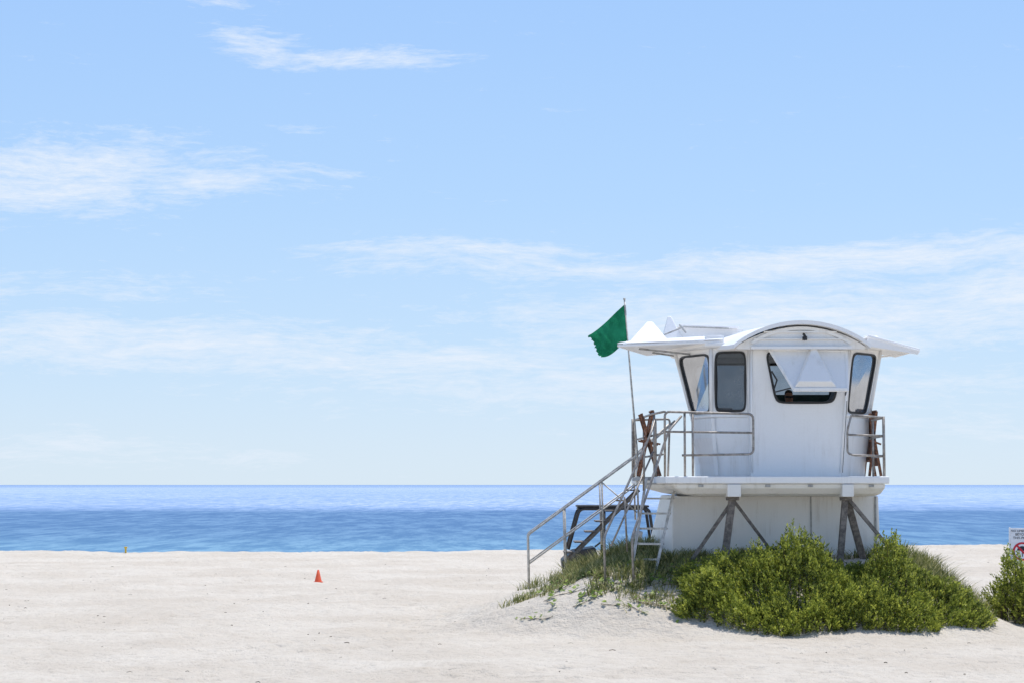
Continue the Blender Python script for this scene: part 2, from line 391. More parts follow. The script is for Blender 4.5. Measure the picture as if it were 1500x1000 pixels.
# left awning (opened side shutters)
b=B(); b.prism([(1.80,34.0,4.74),(3.55,33.86,4.80),(3.3,36.2,4.80),(2.45,36.3,4.74)],(0,0,.045)); b.out('side_awning_left',ROOFW,T,False,.012)
b=B(); b.prism([(1.80,34.0,4.79),(3.6,33.84,4.85),(3.6,34.1,4.93),(2.1,34.3,4.86)],(0,0,.02)); 
b.box(3.3,3.62,33.9,35.0,4.80,4.93)
b.out('awning_lip_left',ROOFW,T,False,.008)
def pyr(b,x0,x1,y0,y1,z0,ax,ay,az,t=.04):
    b.add([(x0,y0,z0),(x1,y0,z0),(x1,y1,z0),(x0,y1,z0),(ax-t,ay,az-.0),(ax+t,ay,az),(ax+t,ay+t,az),(ax-t,ay+t,az)],
      [[0,3,2,1],[4,5,6,7],[0,1,5,4],[1,2,6,5],[2,3,7,6],[3,0,4,7]])
b=B(); pyr(b,2.03,2.74,34.5,35.2,4.86,2.42,34.85,5.24,.05); pyr(b,2.72,3.10,35.9,36.3,5.0,2.86,36.05,5.44,.03)
b.out('shutter_pyramids',ROOFW,T,False,.015)
b=B(); b.prism([(2.55,36.0,4.86),(3.1,36.0,5.24),(4.2,36.0,5.20),(4.2,36.0,4.9)],(0,.05,0)); b.prism([(3.02,35.8,5.24),(4.1,35.8,5.20),(4.1,36.6,5.20),(3.02,36.6,5.24)],(0,0,.03)); b.out('raised_shutter',ROOFW,T,False,.008)
b=B(); b.tube([(2.7,35.7,5.06),(3.1,35.7,5.22),(3.9,35.7,5.19)],.014); b.tube([(3.0,35.6,5.25),(3.12,35.6,5.1)],.016); b.tube([(1.85,34.2,4.83),(3.3,34.1,4.88)],.01);b.out('shutter_hardware',GREY,T)
b=B(); b.beam((3.1,34.6,4.66),(2.2,34.4,4.74),.03); b.beam((3.05,35.4,4.66),(2.5,35.4,4.74),.03); b.out('awning_brackets',GREY,T)
# right awning
b=B(); b.prism([(6.05,33.8,4.90),(7.02,34.2,4.69),(6.95,36.0,4.69),(6.1,36.2,4.88)],(0,0,.045)); b.out('side_awning_right',ROOFW,T,False,.012)
b=B(); b.prism([(5.98,33.7,4.74),(6.98,34.17,4.63),(7.02,34.17,4.69),(6.05,33.72,4.88)],(0,.03,0)); b.out('awning_lip_right',ROOFW,T,False,.005)
b=B(); pyr(b,6.2,6.6,34.6,35.3,4.84,6.38,34.95,5.0,.04); b.beam((6.3,34.9,4.62),(6.9,34.9,4.68),.03); b.out('shutter_pyramid_right',ROOFW,T,False,.012)
# deck
def rect(x0,x1,y0,y1,z,xb0=None,xb1=None,i=0):
    xb0=x0 if xb0 is None else xb0; xb1=x1 if xb1 is None else xb1
    return [(x0+i,y0+i,z),(x1-i,y0+i,z),(xb1-i,y1-i,z),(xb0+i,y1-i,z)]
dk=lambda z,i:rect(2.52,6.19,32.72,36.8,z,2.2,6.35,i)
ringloft([dk(2.415,0),dk(2.535,0)],'deck_plate',WHITE,True,.018)
ringloft([rect(2.95,6.12,32.95,36.6,2.21,2.9,6.2,.10),rect(2.78,6.12,32.86,36.6,2.25,2.7,6.2,.04),rect(2.68,6.13,32.80,36.6,2.34,2.4,6.2,0),rect(2.63,6.14,32.77,36.6,2.413,2.4,6.2,0)],'deck_tray',WHITE2,True,.03,False)
b=B(); b.box(3.53,3.75,32.70,36.5,2.20,2.405); b.box(5.41,5.60,32.70,36.5,2.20,2.405); b.out('deck_beams',WHITE2,T,False,.01)
b=B(); 
for x in (3.1,4.2,4.9,5.9): b.box(x-.04,x+.04,32.755,32.80,2.36,2.40)
b.box(2.2,2.52,34.2,36.5,2.47,2.53)
b.out('deck_brackets',GREY,T)
# base enclosure
ringloft([[(2.70,33.80,.95),(6.23,33.80,.95),(6.3,36.9,.95),(2.44,36.9,.95)],[(2.72,33.80,2.208),(6.20,33.80,2.208),(6.25,36.8,2.208),(2.74,36.8,2.208)]],'base_enclosure',WHITE2,True,.02)
b=B(); b.box(5.045,5.065,33.785,33.81,1.1,2.2); b.box(6.13,6.16,33.78,33.81,1.1,2.2); b.box(2.72,6.2,33.78,33.805,1.16,1.19); b.out('base_seams',GREY,T)
# legs
b=B(); b.beam((3.64,32.95,2.2),(3.44,32.98,.75),.115,.115); b.beam((5.50,32.95,2.2),(5.36,32.95,.7),.10,.11); b.beam((5.52,32.98,2.2),(5.95,33.4,.8),.11,.11)
b.beam((3.62,33.0,2.1),(2.76,33.1,.85),.06,.06); b.beam((3.66,33.0,2.14),(4.52,33.5,1.05),.05,.05); b.beam((5.54,32.92,2.17),(6.72,32.95,.75),.06,.06)
b.beam((3.64,35.9,2.2),(3.44,36,.95),.11); b.beam((5.5,35.9,2.2),(5.6,36,.95),.11)
b.box(3.54,3.74,32.86,33.06,2.14,2.199); b.box(5.42,5.6,32.86,33.06,2.14,2.199)
b.out('legs_and_braces',TIMBER,T,False,.006)
# railings
b=B(); Yr=32.86; r=.02
b.tube(rnd_poly([(2.52,Yr,2.53),(2.52,Yr,3.60),(3.98,Yr,3.56),(3.98,Yr,2.90),(2.80,Yr,2.88)],.09),r)
b.tube([(2.54,Yr,3.27),(3.97,Yr,3.25)],r*.9)
b.tube(rnd_poly([(2.85,Yr+.02,2.53),(2.85,Yr+.02,3.585)],.05),r)
b.tube([(2.98,Yr,2.54),(2.98,Yr,3.57)],r)
b.tube(rnd_poly([(2.52,Yr,3.60),(2.40,34.0,3.60),(2.25,36.6,3.58),(2.25,36.6,2.53)],.08),r)
b.tube([(2.50,33.1,3.25),(2.27,36.6,3.22)],r*.9); b.tube([(2.50,33.1,2.9),(2.27,36.6,2.88)],r*.9)
for y in(34.0,35.2,36.6): b.tube([(2.52-.082*(y-32.86),y,2.53),(2.52-.082*(y-32.86),y,3.6)],r)
b.tube(rnd_poly([(2.86,36.6,2.53),(2.9,36.6,3.6),(2.25,36.6,3.58)],.06),r)
b.out('railing_left',METAL,T,True)
b=B()
b.tube(rnd_poly([(5.60,Yr,3.54),(5.53,Yr,3.3),(5.53,Yr,2.92),(5.62,Yr,2.88),(6.13,Yr,2.87)],.08),r*.9)
b.tube(rnd_poly([(5.60,Yr,3.54),(6.13,Yr,3.50)],.08),r); b.tube([(5.53,Yr,3.22),(6.13,Yr,3.20)],r*.9)
b.tube([(6.13,Yr,2.53),(6.13,Yr,3.52)],r*1.2)
b.tube([(6.13,Yr,3.5),(6.3,36.6,3.5),(6.3,36.6,2.53)],r); b.tube([(6.13,Yr,3.2),(6.3,36.6,3.2)],r); b.tube([(6.13,Yr,2.87),(6.3,36.6,2.87)],r)
for y in(34.2,35.4): b.tube([(6.14+.04*(y-32.86),y,2.53),(6.14+.04*(y-32.86),y,3.5)],r)
b.out('railing_right',METAL,T,True)
# steep front steps
b=B()
L0,L1=Vector((2.28,33.9,2.50)),Vector((1.93,33.0,.75)); R0,R1=Vector((2.78,33.7,2.50)),Vector((2.30,32.85,.75))
b.beam(L0,L1,.04,.10); b.beam(R0,R1,.04,.10)
for i in range(7):
    t=(i+.4)/7; l=L0.lerp(L1,t); rr=R0.lerp(R1,t); b.prism([l,rr,rr+Vector((.06,.20,0)),l+Vector((.06,.20,0))],(0,0,.03))
b.out('ladder_steps',RAILW,T)
b=B()
b.tube(rnd_poly([(2.42,33.6,2.53),(2.42,33.6,3.52),(2.32,33.3,3.25),(1.50,32.6,1.55),(1.52,32.6,.7)],.1),.021)
b.tube(rnd_poly([(2.85,33.5,3.55),(2.62,33.3,3.3),(1.95,32.5,1.55),(1.98,32.5,.6)],.1),.021)
b.tube([(2.38,33.6,2.95),(1.62,32.7,1.40)],.016); b.tube([(2.2,33.2,3.0),(2.2,33.4,2.3)],.016); b.tube([(1.85,32.85,2.2),(1.9,33.0,1.3)],.016)
b.out('ladder_handrails',METAL,T,True)
# long side stairs
b=B()
for Yy in(36.0,36.95):
    b.tube(rnd_poly([(2.95,Yy,3.55),(2.25,Yy,2.92),(.29,Yy,1.50),(.31,Yy,.45)],.05),.02)
    b.tube([(2.25,Yy,2.40),(.31,Yy,.98)],.014)
    for x,zt_ in((.95,1.96),(1.62,2.44),(2.25,2.90)): b.tube([(x,Yy,zt_),(x+.03,Yy,zt_-1.15)],.017)
b.tube([(1.62,36.0,2.44),(2.25,36,1.9)],.013)
b.out('stair_handrails',RAILW,T,True)
b=B()
for Yy in(36.06,36.89): b.beam((2.3,Yy,2.30),(1.0,Yy,1.02),.05,.05)
for i in range(7):
    x=2.2-i*.19; z=2.30-i*.187; b.box(x-.12,x+.10,36.09,36.86,z-.015,z+.01)
b.out('stair_flight',TIMBER,T)
# ---------------------------------------------------------------- folding chairs (brown slatted)
def chair(name,x,y,z,w):
    E=empty(name,(x,y,z)); b=B()
    for yy in(-.27,.27):
        b.beam((x-w,y+yy,z+.005),(x+w*.35,y+yy,z+1.12),.045,.035); b.beam((x+w,y+yy,z+.005),(x-w*.8,y+yy,z+1.08),.045,.035)
        b.beam((x-w*.9,y+yy*1.1,z+.62),(x+w*1.0,y+yy*1.1,z+.55),.03,.05)
    b.out('frame',BROWN,E)
    b=B()
    for k in range(5):
        yy=-.2+.1*k
        b.beam((x-w*.72,y+yy,z+.25),(x+w*.38,y+yy,z+1.14),.022,.075)
        b.beam((x+w*.75,y+yy+.01,z+.18),(x-w*.35,y+yy+.01,z+.82),.022,.075)
    for t in(.02,.5,.98):
        b.beam((x-w*.72+w*1.1*t-.02,y-.27,z+.25+.89*t),(x-w*.72+w*1.1*t-.02,y+.27,z+.25+.89*t),.05,.03)
    b.out('boards',BROWN,E,False,.004)
chair('folding_chair',2.37,34.55,2.54,.18)
chair('folding_chair',6.25,34.6,2.54,.10)
# ---------------------------------------------------------------- flag
E=empty('green_flag',(2.2,35.5,2.5))
b=B(); b.tube([(2.27,35.45,2.45),(2.14,35.45,4.0),(2.01,35.45,5.68)],.02,8,.014); b.tube([(2.01,35.45,5.68),(2.008,35.45,5.71)],.022); b.out('flag_pole',RAILW,E,True)
ht,hb,fb,ft=Vector((2.015,35.45,5.60)),Vector((2.07,35.45,4.97)),Vector((1.57,35.1,4.62)),Vector((1.36,35.15,5.00))
V=[];Fa=[];nu,nv=28,22
for j in range(nv+1):
    for i in range(nu+1):
        u,v=i/nu,j/nv; p=(hb*(1-v)+ht*v)*(1-u)+(fb*(1-v)+ft*v)*u
        p.y+= .07*math.sin(u*9+v*4)*u**.6+.035*math.sin(u*17-v*6)*u
        p.z+= .03*math.sin(u*6+1)*u*(1-v*.4) -.03*math.sin(math.pi*u)*(1-v)
        p.x+= .02*math.sin(v*7+u*3)*u
        if i>=nu-1: p.z+=.012*math.sin(j*2.3); p.x+=.018*math.sin(j*1.7)
        V.append(p)
for j in range(nv):
    for i in range(nu): a=j*(nu+1)+i; Fa.append([a,a+1,a+nu+2,a+nu+1])
m,nt,out=new_mat('green_nylon'); P=pos(nt)
c=mixc(nt,MR(nt,noise(nt,P,5,3),.35,.65),(.016,.18,.085),(.024,.24,.12))
dd=nd(nt,'ShaderNodeBsdfDiffuse'); tt=nd(nt,'ShaderNodeBsdfTranslucent'); nt.links.new(c,dd.inputs[0]); nt.links.new(c,tt.inputs[0])
mx=nd(nt,'ShaderNodeMixShader'); mx.inputs[0].default_value=.5; nt.links.new(dd.outputs[0],mx.inputs[1]); nt.links.new(tt.outputs[0],mx.inputs[2]); nt.links.new(mx.outputs[0],out.inputs[0])
obj('flag_cloth',V,Fa,m,E,True)
b=B(); b.tube([(2.015,35.45,5.59),(2.03,35.45,5.4)],.02); b.out('flag_ties',GREY,E)
# ---------------------------------------------------------------- traffic cone
cx,cy=-4.79,49.5; cz=h1(cx,cy)
E=empty('traffic_cone',(cx,cy,cz))
V=[];Fa=[];pr=[(.10,.015),(.088,.03),(.022,.31),(.014,.315)];K=20
for r_,z_ in pr: V+=[(cx+r_*math.cos(2*math.pi*k/K),cy+r_*math.sin(2*math.pi*k/K),cz+z_) for k in range(K)]
for i in range(len(pr)-1): Fa+=[[i*K+k,i*K+(k+1)%K,(i+1)*K+(k+1)%K,(i+1)*K+k] for k in range(K)]
Fa.append(list(range(3*K,4*K)))
obj('cone_body',V,Fa,ORANGE,E,True)
b=B(); b.box(cx-.11,cx+.11,cy-.11,cy+.11,cz-.02,cz+.025); b.out('cone_foot',ORANGE,E,False,.008)
# yellow marker
cx,cy=-13.9,72.0; cz=h1(cx,cy)
E=empty('marker_post',(cx,cy,cz)); b=B(); b.tube([(cx,cy,cz-.1),(cx,cy,cz+.22)],.035); b.box(cx-.05,cx+.05,cy-.05,cy+.05,cz+.20,cz+.25); b.out('post',YELLOW,E)
# ---------------------------------------------------------------- A-frame sign
sx_,sy_=14.68,57.5; gz=min(h1(sx_,sy_),h1(sx_+.3,sy_))-.02
E=empty('beach_sign',(sx_,sy_,gz)); 
ca,sa=math.cos(math.radians(-18)),math.sin(math.radians(-18))
def SL(x,y,z): return Vector((sx_+x*ca-y*sa,sy_+x*sa+y*ca,gz+z))
b=B()
b.prism([SL(-.36,-.28,0.03),SL(.36,-.28,.03),SL(.36,-.02,1.06),SL(-.36,-.02,1.06)],SL(0,.025,0)-SL(0,0,0))
b.prism([SL(-.36,.28,0.03),SL(.36,.28,.03),SL(.36,.02,1.06),SL(-.36,.02,1.06)],SL(0,.025,0)-SL(0,0,0))
b.out('panels',SIGNW,E,False,.006)
b=B()
for x in(-.36,.36):
    b.beam(SL(x,-.29,0),SL(x,-.03,1.08),.03,.04); b.beam(SL(x,.30,0),SL(x,.045,1.08),.03,.04); b.beam(SL(x,-.2,.35),SL(x,.2,.35),.02,.02)
b.out('frame',SIGNW,E)
tilt=math.atan2(.26,1.03)
rot=Matrix.Rotation(math.radians(-18),4,'Z')@Matrix.Rotation(math.pi/2-tilt,4,'X')
def face(x,z,o=.006): 
    y=-.28+.26*(z-.03)/1.03; return SL(x,y-o,z)
for t_,z_,s_ in(('NO UMBRELLAS',.95,.088),('BEYOND',.85,.10),('THIS POINT',.75,.10)):
    cu=bpy.data.curves.new('lettering','FONT'); cu.body=t_; cu.size=s_; cu.align_x='CENTER'; cu.extrude=.001; cu.materials.append(BLACK)
    o=bpy.data.objects.new('lettering',cu); col.objects.link(o); o.parent=E; o.matrix_parent_inverse=Matrix.Translation(-E.location)
    o.matrix_basis=Matrix.Translation(face(0,z_,.008))@rot
V=[];Fa=[];K=40
for r_ in(.27,.215): V+=[face(r_*math.cos(2*math.pi*k/K),.40+r_*.97*math.sin(2*math.pi*k/K),.009) for k in range(K)]
Fa=[[k,(k+1)%K,K+(k+1)%K,K+k] for k in range(K)]
n0=len(V); V+=[face(x,z,.012) for x,z in((-.19,.56),(-.15,.60),(.19,.25),(.15,.21))]; Fa.append([n0,n0+1,n0+2,n0+3])
obj('prohibition_ring',V,Fa,SIGNR,E)
V=[face(.15*math.cos(t),.42+.13*math.sin(t),.007) for t in [math.pi*k/12 for k in range(13)]]; 
b=B(); b.add(V,[list(range(13))]); b.add([face(-.012,.44,.007),face(.012,.44,.007),face(.012,.25,.007),face(-.012,.25,.007)],[[0,1,2,3]]); b.out('umbrella_symbol',BLACK,E)
# ---------------------------------------------------------------- utility vehicle behind the mound
ux,uy=2.6,45.0; uz=h1(ux,uy-1)
E=empty('utility_vehicle',(ux,uy,uz)); Z0=uz
b=B()
b.prism([(1.15,44.4,Z0+.35),(4.1,44.4,Z0+.35),(4.1,44.4,Z0+.85),(3.0,44.4,Z0+.85),(2.9,44.4,Z0+.55),(2.0,44.4,Z0+.55),(1.85,44.4,Z0+1.0),(1.35,44.4,Z0+.92),(1.1,44.4,Z0+.7)],(0,1.3,0)); b.out('body',BLACK,E,False,.03)
b=B()
for x in(1.55,3.6):
    for y in(44.3,45.8):
        b.tube([(x,y-.1,Z0+.32),(x,y+.12,Z0+.32)],.32,20)
b.out('wheels',RUBBER,E)
b=B()
for y in(44.45,45.65):
    b.tube(rnd_poly([(1.25,y,Z0+.95),(1.50,y,Z0+1.85),(3.05,y,Z0+1.86),(3.2,y,Z0+.8)],.12),.035)
    b.tube([(2.05,y,Z0+1.85),(2.05,y,Z0+.6)],.032)
for x in(1.50,2.05,3.0): b.tube([(x,44.45,Z0+1.85),(x,45.65,Z0+1.85)],.03)
b.out('roll_cage',BLACK,E,True)
b=B(); b.box(1.45,3.05,44.4,45.7,Z0+1.88,Z0+1.93); b.out('canopy',BLACK,E,False,.02)
b=B(); b.box(2.25,2.75,44.5,45.05,Z0+.6,Z0+.78); b.box(2.25,2.75,45.1,45.6,Z0+.6,Z0+.78); b.prism([(2.7,44.5,Z0+.75),(2.8,44.5,Z0+.75),(2.92,44.5,Z0+1.35),(2.8,44.5,Z0+1.35)],(0,1.1,0)); b.out('seats',INTER,E,False,.03)
b=B(); b.tube([(1.85,44.75,Z0+1.0),(2.05,44.75,Z0+1.15)],.02); b.out('steering_column',BLACK,E)
# ---------------------------------------------------------------- lifeguard seated inside
E=empty('lifeguard',(4.85,34.75,2.56))
def skin(name,pts,edges,rad,mat,root=0):
    me=bpy.data.meshes.new(name); me.from_pydata(pts,edges,[]); me.materials.append(mat)
    o=bpy.data.objects.new(name,me); col.objects.link(o); o.parent=E; o.matrix_parent_inverse=Matrix.Translation(-E.location)
    s=o.modifiers.new('skin','SKIN'); 
    for i,r_ in enumerate(rad): me.skin_vertices[0].data[i].radius=(r_,r_*.85) if isinstance(r_,(int,float)) else r_
    me.skin_vertices[0].data[root].use_root=True
    u=o.modifiers.new('sub','SUBSURF'); u.levels=2; u.render_levels=2; return o
x,y=4.83,34.75
skin('torso',[(x,y,3.12),(x,y,3.32),(x,y-.02,3.52),(x,y-.02,3.66),(x-.18,y-.02,3.64),(x+.18,y-.02,3.64),(x-.25,y-.12,3.42),(x+.25,y-.12,3.42)],[(0,1),(1,2),(2,3),(3,4),(3,5),(4,6),(5,7)],[(.16,.12),(.14,.11),(.17,.12),(.09,.08),.07,.07,.055,.055],SHIRT)
skin('arms_left',[(x-.25,y-.12,3.42),(x-.22,y-.3,3.60),(x-.12,y-.4,3.60)],[(0,1),(1,2)],[.045,.035,.028],SKIN)
skin('arms_right',[(x+.25,y-.12,3.42),(x+.22,y-.3,3.60),(x+.12,y-.4,3.60)],[(0,1),(1,2)],[.045,.035,.028],SKIN)
skin('legs',[(x,y,3.10),(x-.12,y-.12,3.06),(x-.14,y-.5,3.08),(x-.14,y-.5,2.68),(x-.14,y-.62,2.62),(x+.12,y-.12,3.06),(x+.14,y-.5,3.08),(x+.14,y-.5,2.68),(x+.14,y-.62,2.62)],[(0,1),(1,2),(2,3),(3,4),(0,5),(5,6),(6,7),(7,8)],[.12,.09,.065,.045,.035,.09,.065,.045,.035],BLACK)
skin('neck_and_head',[(x,y-.02,3.68),(x,y-.03,3.78),(x,y-.03,3.86),(x,y-.03,3.95),(x,y-.02,4.01),(x,y-.14,3.88)],[(0,1),(1,2),(2,3),(3,4),(2,5)],[.055,.055,.075,.085,.055,.016],SKIN)
skin('hair',[(x,y+.02,3.90),(x,y-.0,4.0),(x,y-.06,4.03)],[(0,1),(1,2)],[.07,.085,.05],HAIR)
b=B(); b.box(x-.075,x+.075,y-.135,y-.11,3.905,3.94); b.out('sunglasses',BLACK,E,False,.01)
b=B()
for hx in(-.1,.1):
    for k in range(5): b.tube([(x+hx-.035+.017*k,y-.40,3.60),(x+hx-.04+.019*k,y-.46,3.595),(x+hx-.04+.019*k,y-.49+.01*abs(k-2),3.575)],.009,6)
b.out('fingers',SKIN,E,True)
E=empty('stool',(x,y,2.56)); b=B(); b.box(x-.19,x+.19,y-.18,y+.18,2.94,3.0)
for a_ in(-.15,.15):
    for c_ in(-.15,.15): b.tube([(x+a_,y+c_,2.95),(x+a_*1.1,y+c_*1.1,2.55)],.018)
b.out('seat_and_legs',BROWN,E,False,.005)
# ================================================================ VEGETATION
def leaves(base,dirs,length,width,curl=.3):
    n=len(base); d=dirs/np.linalg.norm(dirs,axis=1,keepdims=True)
    r=rng.normal(size=(n,3)); s=np.cross(d,r); s/=np.linalg.norm(s,axis=1,keepdims=True)
    L=length[:,None]; W=width[:,None]
    up=np.cross(s,d)
    v=np.stack([base,base+d*L*.5+s*W*.5+up*L*.06,base+d*L+up*L*curl*.3,base+d*L*.5-s*W*.5+up*L*.06],1)
    return v.reshape(-1,3)
def shrub(name,cx,cy,rx,ry,hmax,nspr,nleaf=15,seed=0,extra=None):
    th=rng.random(nspr)*2*np.pi; rr=np.sqrt(rng.random(nspr))
    k=1+.07*np.sin(th*3+seed)+.06*np.sin(th*7+1+seed)+.04*np.sin(th*13)
    x=cx+rx*rr*np.cos(th)*k; y=cy+ry*rr*np.sin(th)*k
    lump=1+1.7*vn(x,y,.7,seed,3)+1.3*vn(x,y,.28,2,seed)
    hc=hmax*np.sqrt(np.clip(1-rr**2.8,0.03,1))*lump
    if extra is not None: hc=hc*extra(x,y)
    lev=rng.random(nspr)**.55
    z=H(x,y)+hc*lev+(rng.random(nspr)<.12)*.07
    lenS=.12+.12*rng.random(nspr)
    out_=np.stack([np.cos(th)*rr**2,np.sin(th)*rr**2*1.2,np.full(nspr,1.15)],1)+rng.normal(size=(nspr,3))*.26
    out_/=np.linalg.norm(out_,axis=1,keepdims=True)
    base=np.stack([x,y,z],1)-out_*lenS[:,None]*.5
    t=np.tile(np.linspace(.05,1,nleaf),nspr); B0=np.repeat(base,nleaf,0); D0=np.repeat(out_,nleaf,0); LS=np.repeat(lenS,nleaf)
    side=rng.normal(size=(nspr*nleaf,3)); side-=D0*np.sum(side*D0,1,keepdims=True); side/=np.linalg.norm(side,axis=1,keepdims=True)
    lb=B0+D0*(t*LS)[:,None]
    ld=D0*(.5+.5*t)[:,None]+side*(1.0-.45*t)[:,None]
    n=len(lb); V=leaves(lb,ld,.034+.028*rng.random(n),.016+.012*rng.random(n))
    F=np.arange(len(V)).reshape(-1,4)
    E=empty(name,(cx,cy,h1(cx,cy)))
    o=big('foliage',V,F,LEAF); o.parent=E; o.matrix_parent_inverse=Matrix.Translation(-E.location)
    b=B()
    for i in range(0,nspr,max(1,nspr//420)):
        g=h1(x[i],y[i]); b.tube([(x[i]+.05*random.uniform(-1,1),y[i],g-.05),(x[i],y[i],g+hc[i]*.5),(base[i][0],base[i][1],base[i][2]+.05)],.007,5,.004)
    o=b.out('stems',STEM,E)
def ex(x,y): return np.clip(.30+.85*(32.9-y),.2,1)*np.where(x>6.4,.75,1)
shrub('coastal_shrub',4.95,31.95,2.45,.98,.50,7400,14,1.3,ex)
shrub('coastal_shrub',9.2,33.6,1.15,.85,.66,2800,15,4.1)
def grass(name,regs,mat=GRASS):
    Vs=[];
    for (cx,cy,rx,ry,n,l0,l1) in regs:
        nc=max(1,n//14); th=rng.random(nc)*2*np.pi; rr=np.sqrt(rng.random(nc))
        gx=cx+rx*rr*np.cos(th); gy=cy+ry*rr*np.sin(th)
        x=np.repeat(gx,14)+rng.normal(size=nc*14)*.045; y=np.repeat(gy,14)+rng.normal(size=nc*14)*.045
        m_=len(x); z=H(x,y)-.01; L=l0+(l1-l0)*rng.random(m_)
        lean=np.stack([x-np.repeat(gx,14),y-np.repeat(gy,14)],1)*6+rng.normal(size=(m_,2))*.28+np.array([.08,0])
        w=.0045+.004*rng.random(m_); a=rng.random(m_)*np.pi; sx=np.cos(a)*w; sy=np.sin(a)*w
        pts=[]
        for t,ww in((0,1),(.4,.9),(.75,.6),(1,.08)):
            px=x+lean[:,0]*L*t**1.8; py=y+lean[:,1]*L*t**1.8; pz=z+L*(t-.18*t*t)
            pts.append(np.stack([px-sx*ww,py-sy*ww,pz],1)); pts.append(np.stack([px+sx*ww,py+sy*ww,pz],1))
        Vs.append(np.stack(pts,1).reshape(-1,3))
    V=np.concatenate(Vs); nb=len(V)//8; o=np.arange(nb)[:,None,None]*8
    F=(o+np.array([[0,1,3,2],[2,3,5,4],[4,5,7,6]])[None]).reshape(-1,4)
    return big(name,V,F,mat)
grass('dune_grass',[(2.2,33.5,1.1,.9,2600,.10,.28),(1.5,34.6,.8,1.0,1500,.12,.30),(2.3,35.6,.7,.9,1800,.2,.5),(1.4,35.8,.45,.5,900,.2,.4),(2.0,32.6,.8,.6,1300,.06,.2),
   (3.2,33.3,1.0,.3,1200,.08,.24),(4.9,33.45,1.5,.15,700,.1,.26),(7.0,32.9,.65,.8,2200,.15,.42),(6.6,33.6,.5,.4,500,.15,.3),(7.4,32.2,.3,.4,350,.12,.3),
   (.8,33.8,1.0,.9,700,.08,.22),(8.9,34.3,1.0,.6,700,.2,.38),(1.0,36.2,1.0,.9,400,.12,.3),(7.9,33.6,.5,1.0,120,.08,.2),(2.5,32.0,.8,.4,420,.05,.17)])
# creeping vine
Vv=[]; st=B()
for k in range(64):
    x=random.uniform(.5,2.9); y=random.uniform(31.9,34.9); a=random.uniform(-.6,.6)+math.pi*(random.random()<.5); path=[]
    if x>2.6 and y>33: continue
    for i in range(random.randint(4,9)):
        path.append((x,y,h1(x,y)+.015)); a+=random.uniform(-.5,.5); x+=.085*math.cos(a); y+=.085*math.sin(a)
        if random.random()<.8:
            for _ in range(random.choice((1,2,3))):
                s_=random.uniform(.022,.048); lx=x+random.uniform(-.05,.05); ly=y+random.uniform(-.05,.05); lz=h1(lx,ly)+random.uniform(.02,.09)
                t1=random.uniform(-.7,.7); t2=random.uniform(-.9,.2)
                ux_=Vector((1,0,t1)).normalized()*s_; uy_=Vector((0,1,-t2)).normalized()*s_
                c_=Vector((lx,ly,lz))
                Vv+= [c_+ux_,c_+uy_+ux_*.1,c_-ux_,c_-uy_]
    st.tube(path,.005,5)
E=empty('beach_vine',(1.5,33.3,h1(1.5,33.3)))
o=big('leaves',[tuple(v) for v in Vv],np.arange(len(Vv)).reshape(-1,4),VINE); o.parent=E; o.matrix_parent_inverse=Matrix.Translation(-E.location)
st.out('runners',STEM,E)
# driftwood bits / seaweed debris on sand
b=B()
for k in range(170):
    y=random.uniform(24,60)**1.0; x=random.uniform(-.26,.26)*y; 
    if 2<x<7.8 and y>31: continue
    a=random.uniform(0,3.14); l=random.uniform(.02,.09); z=h1(x,y)+.006
    b.tube([(x,y,z),(x+l*.5*math.cos(a),y+l*.5*math.sin(a),z+.008),(x+l*math.cos(a+.4),y+l*math.sin(a+.4),z)],random.uniform(.002,.006),5)
b.out('beach_debris',STEM)
# ================================================================ WORLD
SUN_EL=math.radians(73); az=math.radians(45)   # high noon sun, slightly behind the tower and to the right
sd=Vector((math.sin(az)*math.cos(SUN_EL),math.cos(az)*math.cos(SUN_EL),math.sin(SUN_EL)))
L=bpy.data.lights.new('sun','SUN'); L.energy=4.2; L.angle=math.radians(.53); L.color=(1,.972,.93)
so=bpy.data.objects.new('sun',L); col.objects.link(so); so.rotation_euler=sd.to_track_quat('Z','Y').to_euler(); so.location=(20,40,40)
w=bpy.data.worlds.new('World'); sc.world=w; w.use_nodes=True; nt=w.node_tree; nt.nodes.clear()
out=nd(nt,'ShaderNodeOutputWorld'); bg=nd(nt,'ShaderNodeBackground'); nt.links.new(bg.outputs[0],out.inputs[0]); bg.inputs[1].default_value=.15
sky=nd(nt,'ShaderNodeTexSky'); sky.sky_type='NISHITA'; sky.sun_disc=False; sky.sun_elevation=SUN_EL; sky.sun_rotation=az; sky.air_density=1.0; sky.dust_density=.6; sky.ozone_density=1.5; sky.altitude=0
tc=nd(nt,'ShaderNodeTexCoord').outputs['Generated']; sp=nd(nt,'ShaderNodeSeparateXYZ'); nt.links.new(tc,sp.inputs[0])
U=M(nt,'MULTIPLY',M(nt,'ARCTAN2',sp.outputs[0],sp.outputs[1]),57.2958); Vv_=M(nt,'MULTIPLY',M(nt,'ARCSINE',sp.outputs[2]),57.2958)
cb=nd(nt,'ShaderNodeCombineXYZ'); nt.links.new(U,cb.inputs[0]); nt.links.new(Vv_,cb.inputs[1]); UV=cb.outputs[0]
wn=nd(nt,'ShaderNodeTexNoise'); nt.links.new(scaled(nt,UV,(.16,.35,1)),wn.inputs['Vector']); wn.inputs['Scale'].default_value=1; wn.inputs['Detail'].default_value=4
va=nd(nt,'ShaderNodeVectorMath',operation='SUBTRACT'); nt.links.new(wn.outputs['Color'],va.inputs[0]); va.inputs[1].default_value=(.5,.5,.5)
vm=nd(nt,'ShaderNodeVectorMath',operation='MULTIPLY'); nt.links.new(va.outputs[0],vm.inputs[0]); vm.inputs[1].default_value=(3.0,1.1,0)
